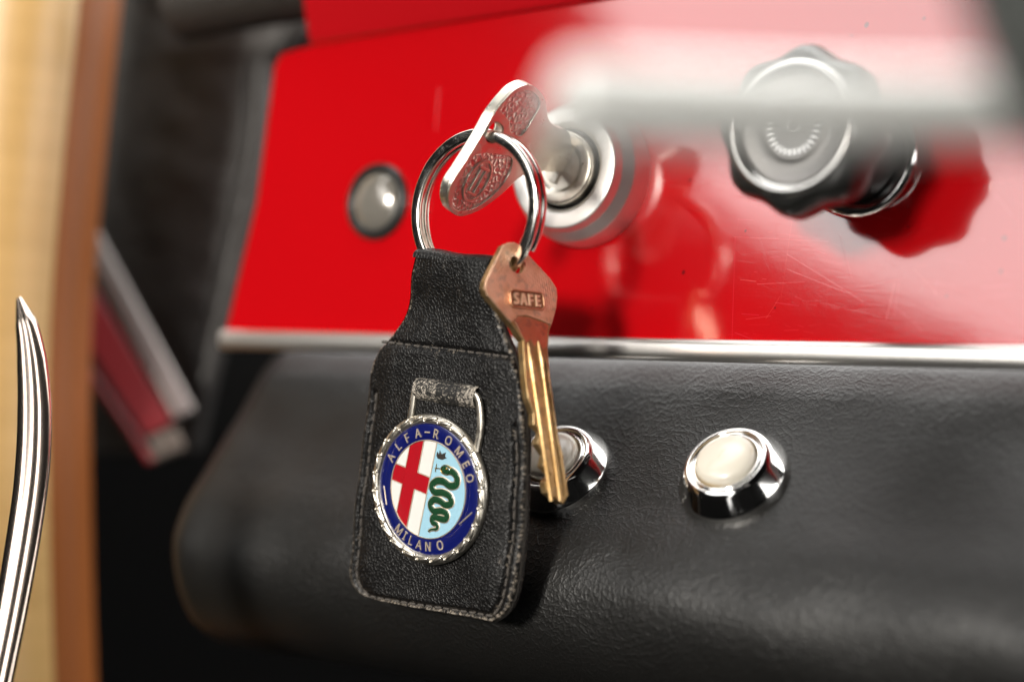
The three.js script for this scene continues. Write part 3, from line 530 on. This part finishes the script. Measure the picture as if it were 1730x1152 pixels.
// ------------------------------------------------------------------ brass key
{
  const U = V3(0.72, 0.03, -0.66), Vv = V3(-0.16, 0.97, -0.12), kn = U.clone().cross(Vv).normalize(), A = new Axes(onRay(878, 500, kn, ringAt(-50).addScaledVector(kn, 6)), U, kn);
  const g = thing('brass_key', 'flat copper coloured key with a cut blade hanging in front of the fob', 'key', A);
  const wear = texture(1024, (u, v) => 0.32 + 0.3 * fbm(u * 14, v * 14, 14, 43, 5), 300);
  const hatch = texture(256, (u, v) => { const a = Math.sin(u * Math.PI * 2 * 32), b = Math.sin(v * Math.PI * 2 * 16 + (Math.floor(u * 32) % 2) * Math.PI); return 0.5 + 0.3 * a + 0.2 * b; }, 160);
  const tarnish = (a, b) => texture(512, (u, v) => { const t = sstep(0.35, 0.7, fbm(u * 10, v * 10, 10, 66, 5)), w = sstep(0.6, 0.75, fbm(u * 34, v * 34, 34, 36, 3)); return a.map((q, i) => lerp(lerp(q, b[i], t), 0.45, w * 0.2)); }, 280, true);
  const brass = std({ map: tarnish([0.86, 0.73, 0.53], [0.68, 0.55, 0.37]), metalness: 1, roughness: 0.95, roughnessMap: wear, bumpMap: metalDents, bumpScale: 4e-5 });
  const copper = std({ map: tarnish([0.93, 0.77, 0.65], [0.86, 0.67, 0.54]), metalness: 1, roughness: 0.55, bumpMap: hatch, bumpScale: 1.2e-4 });
  const plain = std({ map: tarnish([0.92, 0.74, 0.60], [0.84, 0.62, 0.47]), metalness: 1, roughness: 0.35, bumpMap: metalDents, bumpScale: 3e-5 });
  const gilt = std({ color: col(0.95, 0.72, 0.50), metalness: 1, roughness: 0.5 });
  const L = (a, z = 0) => a.map(([x, y]) => A.loc(x, y, z));
  const hole = (z) => { const p = new THREE.Path(), c = A.loc(874, 447, z); p.absellipse(c[0], c[1], 20, 17, 0, Math.PI * 2, true); return p; };
  const bow = [[851, 413], [860, 409.5], [869, 409], [877, 413], [930, 470], [941, 487], [942, 500], [940, 521], [928, 560], [926, 592]];
  const bowL = [[885, 592], [884, 575], [864, 546], [824, 498], [819, 487], [821, 474], [830, 455]];
  const blade = [[931, 646], [935, 669], [941, 724], [952, 770], [957, 813], [961, 836], [952, 852], [925, 831], [921, 814], [932, 801], [917, 787], [921, 768], [908, 749], [915, 729], [902, 717], [902, 698], [893, 672], [889, 646]];
  const s = shapeOf(L([...bow, ...blade, ...bowL])); s.holes.push(hole(0));
  part('body', extrude(s, 15, 1.6, -15), brass, g);
  const s2 = shapeOf(L([...bow.slice(0, 8), [932, 549], [915, 541], [890, 533], [874, 533], [866, 543], [862, 543], ...bowL.slice(3)], 3).map((p) => p)); s2.holes.push(hole(3));
  const plate = part('bow_plate', extrude(s2, 5, 1.8, -1.5, 3), copper, g);
  const s3 = shapeOf(L([[869, 540], [876, 534], [893, 536], [927, 548], [925, 566], [924, 585], [918, 590], [909, 575], [904, 586], [897, 574], [889, 578], [881, 566]], 1));
  part('lower_face', extrude(s3, 1.6, 0.4, -0.6), plain, g);
  // milled ridges down the blade
  const ridge = (a, b, w, h) => { const p = L([a, b], 1), d = V3(p[1][0] - p[0][0], p[1][1] - p[0][1], 0), n = 30; return sheet(8, n, (u, t) => { const k = Math.min(1, t * 9) * (1 - 0.25 * t), th = (u - 0.5) * Math.PI, x = p[0][0] + d.x * t, y = p[0][1] + d.y * t, l = d.length(); return [x + d.y / l * w * k * Math.sin(th) * -1, y - d.x / l * w * k * Math.sin(th) * -1, -1 + h * Math.cos(th) * k, u, t * l]; }); };
  part('ridge', ridge([892, 572], [932, 846], 5.0, 7), brass, g);
  part('ridge', ridge([908, 566], [946, 846], 4.0, 8), brass, g);
  part('ridge', ridge([920, 592], [955, 838], 4.5, 4.5), brass, g);
  // raised panel outline and the word in it
  const c4 = L([[857, 487], [916, 494], [921, 526], [865, 519]], 4), ctr = [c4.reduce((t, p) => t + p[0], 0) / 4, c4.reduce((t, p) => t + p[1], 0) / 4];
  const w = Math.hypot(c4[1][0] - c4[0][0], c4[1][1] - c4[0][1]), h = Math.hypot(c4[3][0] - c4[0][0], c4[3][1] - c4[0][1]), rot = Math.atan2(c4[1][1] - c4[0][1], c4[1][0] - c4[0][0]);
  const rr = (w, h, r) => { const q = new THREE.Shape(); q.moveTo(-w / 2 + r, -h / 2); q.lineTo(w / 2 - r, -h / 2); q.absarc(w / 2 - r, -h / 2 + r, r, -Math.PI / 2, 0); q.lineTo(w / 2, h / 2 - r); q.absarc(w / 2 - r, h / 2 - r, r, 0, Math.PI / 2); q.lineTo(-w / 2 + r, h / 2); q.absarc(-w / 2 + r, h / 2 - r, r, Math.PI / 2, Math.PI); q.lineTo(-w / 2, -h / 2 + r); q.absarc(-w / 2 + r, -h / 2 + r, r, Math.PI, Math.PI * 1.5); return q; };
  const fr = rr(w, h, 9); { const i = rr(w - 6, h - 6, 7); const p = new THREE.Path(); p.setFromPoints(i.getPoints(8).reverse()); fr.holes.push(p); }
  const m = part('word_frame', extrude(fr, 4, 1, 0), plain, plate, [ctr[0], ctr[1], 3]); m.rotation.z = rot;
  const wf = part('word_field', extrude(rr(w - 5, h - 5, 7), 1, 0.2, 0), std({ color: col(0.30, 0.15, 0.085), metalness: 1, roughness: 0.6 }), plate, [ctr[0], ctr[1], 3.1]); wf.rotation.z = rot;
  const font = await new FontLoader().loadAsync('fonts/droid/droid_sans_bold.typeface.json');
  ['S', 'A', 'F', 'E'].forEach((ch, i) => { const q = new TextGeometry(ch, { font, size: 19.5, depth: 2.4, curveSegments: 5, bevelEnabled: true, bevelThickness: 0.6, bevelSize: 0.2, bevelSegments: 1 }); q.computeBoundingBox(); const b = q.boundingBox; q.translate(-(b.min.x + b.max.x) / 2, -(b.min.y + b.max.y) / 2, 0); q.scale(0.9, 1, 1); const o = (i - 1.5) * w * 0.205; const e = part('letter', q, gilt, plate, [ctr[0] + o * Math.cos(rot), ctr[1] + o * Math.sin(rot), 3.8]); e.rotation.z = rot; });
}
// ------------------------------------------------------------------ left side: pillar leather, door edge, wooden rim, chrome lever
{
  const A = new Axes(at(420, 330, 1300), V3(1, 0.1, 0.2), V3(-0.45, 0.12, 0.88));
  const g = thing('pillar_trim', 'black leather side trim with a stitched seam beside the red panel', 'leather trim', A);
  const edge = [[540, -60], [528, 20], [505, 70], [462, 95], [448, 220], [428, 340], [398, 470], [368, 600], [330, 760]].map((p) => A.loc(...p)), ec = new THREE.CatmullRomCurve3(edge.map((p) => V3(p[0], p[1], 0)), false, 'centripetal');
  part('panel', sheet(70, 90, (u, v) => {
    const e = ec.getPoint(v), d = (1 - u) * 700, x = e.x - 52 - d, y = e.y + d * 0.1;
    const z = -10 - 14 * Math.exp(-d / 14) + 12 * (fbm(x * 0.010 + 40 - y * 0.008, y * 0.016 + 40 + x * 0.008, 4096, 8, 4) - 0.5) + 60 * Math.sin(clamp(d / 520, 0, 1) * 2.2) * 0.6;
    return [x, y, z, x + 2000, y + 2000];
  }), M.sideLeather, g);
  part('piped_border', sheet(20, 90, (u, v) => { const e = ec.getPoint(v), th = u * Math.PI, w = 30; return [e.x - 28 - w * Math.cos(th) * 1, e.y, -24 + 34 * Math.sin(th), u * 90, v * 900]; }), M.sideLeather, g);
  const st = [];
  for (let i = 0; i < 34; i++) { const e = ec.getPoint((i + 0.5) / 34), q = new THREE.CapsuleGeometry(4.2, 13, 3, 8); q.rotateZ(-0.2); q.translate(e.x - 66, e.y, -13); st.push(q); }
  part('seam_stitching', st, M.black, g).userData.kind = 'stuff';
}
{
  const dz = 1200, A = new Axes(at(215, 560, dz), V3(0.47, -0.88, 0), V3(0.35, 0.25, 0.9));
  const a = A.loc(90, 290), b = A.loc(320, 720);
  const A2 = new Axes(A.o, A.X.clone().multiplyScalar(b[0] - a[0]).addScaledVector(A.Y, b[1] - a[1]), A.Z);
  const g = thing('door_edge', 'chrome edged red strip running diagonally down the open door', 'door trim', A2);
  const bar = (name, p, q, w, h, z, m) => { const u = A2.loc(...p), v = A2.loc(...q), l = Math.hypot(v[0] - u[0], v[1] - u[1]), o = new RoundedBoxGeometry(l, w, h, 4, Math.min(w, h) * 0.4); o.rotateZ(Math.atan2(v[1] - u[1], v[0] - u[0])); o.translate((u[0] + v[0]) / 2, (u[1] + v[1]) / 2, z); return part(name, o, m, g); };
  bar('chrome_edge', [88, 286], [312, 705], 54, 30, 6, std({ color: col(0.32, 0.29, 0.275), metalness: 1, roughness: 0.4 }));
  const dull = phy({ color: col(0.20, 0.012, 0.016), roughness: 0.32, clearcoat: 0.6, clearcoatRoughness: 0.25 });
  bar('red_band', [50, 364], [267, 728], 88, 20, 0, dull);
  bar('end_cap', [269, 732], [286, 770], 84, 22, 0, std({ color: col(0.16, 0.13, 0.11), metalness: 0.6, roughness: 0.5 }));
  bar('lower_seal', [30, 430], [262, 770], 14, 22, 0, M.black);
  bar('lower_red', [20, 440], [256, 782], 18, 20, 0, dull);
}
{
  const A = new Axes(at(60, 560, 1000), V3(0, 1, 0), V3(0, 0, 1));
  const g = thing('wooden_rim', 'lacquered wooden steering wheel rim, lit cream to shaded amber painted in, out of focus and upright', 'steering wheel', A);
  const wood = texture(512, (u, v) => { const t = fbm(u * 4, v * 12, 4, 3, 4), s = sstep(0.3, 0.75, t); return [lerp(0.90, 0.87, s), lerp(0.72, 0.69, s), lerp(0.44, 0.41, s)]; }, 600, true);  // pale cream base stands for the sky sheen on the wood
  const pts = [[58, -340], [34, -60], [2, 250], [-22, 560], [-22, 860], [-12, 1200], [8, 1500]].map(([x, y]) => { const p = A.inv(at(x, y, 1000)); return V3(p[0], p[1], p[2]); });
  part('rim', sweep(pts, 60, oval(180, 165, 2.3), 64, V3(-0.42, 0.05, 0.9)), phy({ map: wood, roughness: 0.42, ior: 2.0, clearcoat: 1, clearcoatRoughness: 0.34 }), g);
  part('half_shade_strip', sweep(pts.map((p) => V3(p.x, p.y - 96, p.z - 12)), 60, oval(84, 140, 2), 48, V3(0, 0, 1)), phy({ color: col(0.60, 0.27, 0.065), roughness: 0.45, clearcoat: 0.8, clearcoatRoughness: 0.4 }), g);  // honey strip paints the step from the lit side into shade
  part('shaded_side_strip', sweep(pts.map((p) => V3(p.x + 0, p.y - 142, p.z - 40)), 60, oval(78, 128, 2), 48, V3(0, 0, 1)), phy({ color: col(0.30, 0.082, 0.009), roughness: 0.55, clearcoat: 0.4, clearcoatRoughness: 0.4 }), g);  // brown strip paints the shade on the right side of the rim
}
{
  const A = new Axes(at(60, 820, 20), V3(1, 0, 0), V3(-0.34, 0.34, 0.87));
  const g = thing('chrome_lever', 'polished chrome lever tapering to a point in front of the wooden rim', 'lever', A);
  const pts = [[31, 504], [46, 560], [55, 640], [57, 720], [52, 810], [39, 905], [14, 1050], [-8, 1160], [-40, 1320]], ws = [[0, 5], [0.015, 9], [0.07, 21], [0.16, 29], [0.26, 33], [0.38, 34], [0.55, 33], [0.75, 30], [1, 28]];
  const P = pts.map(([x, y]) => { const q = A.loc(x, y); return V3(q[0], q[1], 0); });
  const W = (b) => { for (let i = 1; i < ws.length; i++) if (b <= ws[i][0]) return lerp(ws[i - 1][1], ws[i][1], (b - ws[i - 1][0]) / (ws[i][0] - ws[i - 1][0])); return 20; };
  part('blade', sweep(P, 90, (a, b) => { const w = W(b), [x, y] = oval(1, 1, 2.2)(a); return [x * w, y * Math.min(14, w * 0.7) - (y > 0 ? 3.5 * Math.exp(-(((x + 0.1) * 3) ** 2)) * (w / 30) : 0)]; }, 48, V3(0, 0, 1)), std({ color: col(0.74, 0.61, 0.52), metalness: 1, roughness: 0.2, bumpMap: metalDents, bumpScale: 2e-5 }), g);
}
// ------------------------------------------------------------------ near the lens: stalk and column cowl
{
  const d = -1500, A = new Axes(at(1300, 150, d), V3(1, 0, 0), V3(-0.1, 0.2, 1));
  const g = thing('indicator_stalk', 'thin pale grey stalk crossing in front of the dash knob, strongly blurred', 'indicator stalk', A);
  const pts = [[915, 176], [1000, 178], [1150, 182], [1350, 186], [1560, 186], [1800, 186], [2000, 190]].map(([x, y]) => { const p = A.inv(at(x, y, d)); return V3(...p); });
  part('rod', sweep(pts, 60, (a, b) => { const k = Math.sqrt(clamp(b / 0.04, 0.02, 1)), r = lerp(43, 30, b) * k, [x, y] = oval(r * 0.95, r)(a); return [x, y]; }, 24, V3(0, 0, 1)), std({ color: col(0.86, 0.87, 0.84), metalness: 0.25, roughness: 0.3 }), g);
  const B = new Axes(at(1760, 20, d), V3(1, 0, 0), V3(0, 0, 1));
  const h = thing('column_cowl', 'dark grey steering column cowl at the end of the pale grey stalk', 'steering column', B);
  const q = [[1640, -260], [1690, -60], [1735, 70], [1790, 150], [1900, 240]].map(([x, y]) => { const p = B.inv(at(x + 62, y, d - 60)); return V3(...p); });
  part('shell', sweep(q, 40, oval(62, 60, 2.4), 28, V3(0, 0, 1)), std({ color: col(0.06, 0.065, 0.06), roughness: 0.6, bumpMap: metalDents, bumpScale: 4e-5 }), h);
}
// ------------------------------------------------------------------ the cabin round the frame, seen only in reflections and by the light it keeps out
{
  const box = (w, h, d, r, x, y, z, m, parent, name) => { const b = new THREE.Mesh(new RoundedBoxGeometry(w, h, d, 3, r), m); b.name = name; b.position.set(x, y, z); b.castShadow = b.receiveShadow = true; parent.add(b); return b; };
  const flat = phy({ color: col(0.006, 0.006, 0.006), roughness: 0.9, specularIntensity: 0.25 });
  const car = new THREE.Group(); car.name = 'car_interior'; car.position.set(0.35, 0.42, 0.3); scene.add(car);
  car.userData = { kind: 'structure', label: 'black interior of the car around the dashboard' };
  const put = (w, h, d, r, x, y, z, m, name) => box(w, h, d, r, x - 0.35, y - 0.42, z - 0.3, m, car, name);
  put(1.9, 0.04, 2.2, 0.015, 0.33, 0.42, 0.3, M.carpet, 'floor');
  put(1.9, 0.6, 0.04, 0.015, 0.33, 0.72, -0.72, flat, 'bulkhead');
  put(0.05, 0.745, 1.55, 0.02, -0.55, 0.7875, 0.02, flat, 'door');
  {
    const q = new THREE.Shape([[0.74, 1.15], [0.74, 1.50], [0.33, 1.50], [0.255, 1.25], [0.14, 1.16], [0.05, 1.15]].map(([z, y]) => new THREE.Vector2(z, y)));   // raked windscreen pillar
    const e = new THREE.ExtrudeGeometry(q, { depth: 0.04, bevelEnabled: true, bevelThickness: 0.006, bevelSize: 0.006, bevelSegments: 2 }); e.rotateY(Math.PI / 2);
    const m = new THREE.Mesh(e, flat); m.name = 'pillar'; m.position.set(-0.565 - 0.35, -0.42, -0.3); m.castShadow = m.receiveShadow = true; car.add(m);
  }
  put(0.27, 0.58, 0.04, 0.015, -0.415, 1.23, -0.72, flat, 'added_side_blocker');  // unseen slab added to stop sky light reaching the roll's left end
  put(0.32, 0.02, 0.32, 0.009, -0.38, 1.46, -0.585, flat, 'added_sky_blocker');  // unseen board added overhead so the left of the knee roll stays dark
  put(0.05, 0.7, 2.1, 0.02, 1.2, 0.77, 0.3, flat, 'far_door');
  put(1.8, 1.08, 0.05, 0.02, 0.33, 0.96, 1.3, flat, 'rear_wall');
  put(0.5, 0.2, 0.5, 0.06, 0.1, 0.57, 0.65, flat, 'seat'); put(0.5, 0.65, 0.14, 0.05, 0.1, 0.95, 0.95, flat, 'backrest');
  put(1.9, 0.03, 1.70, 0.012, 0.33, 1.51, 0.485, flat, 'roof');
}
renderer.render(scene, camera);
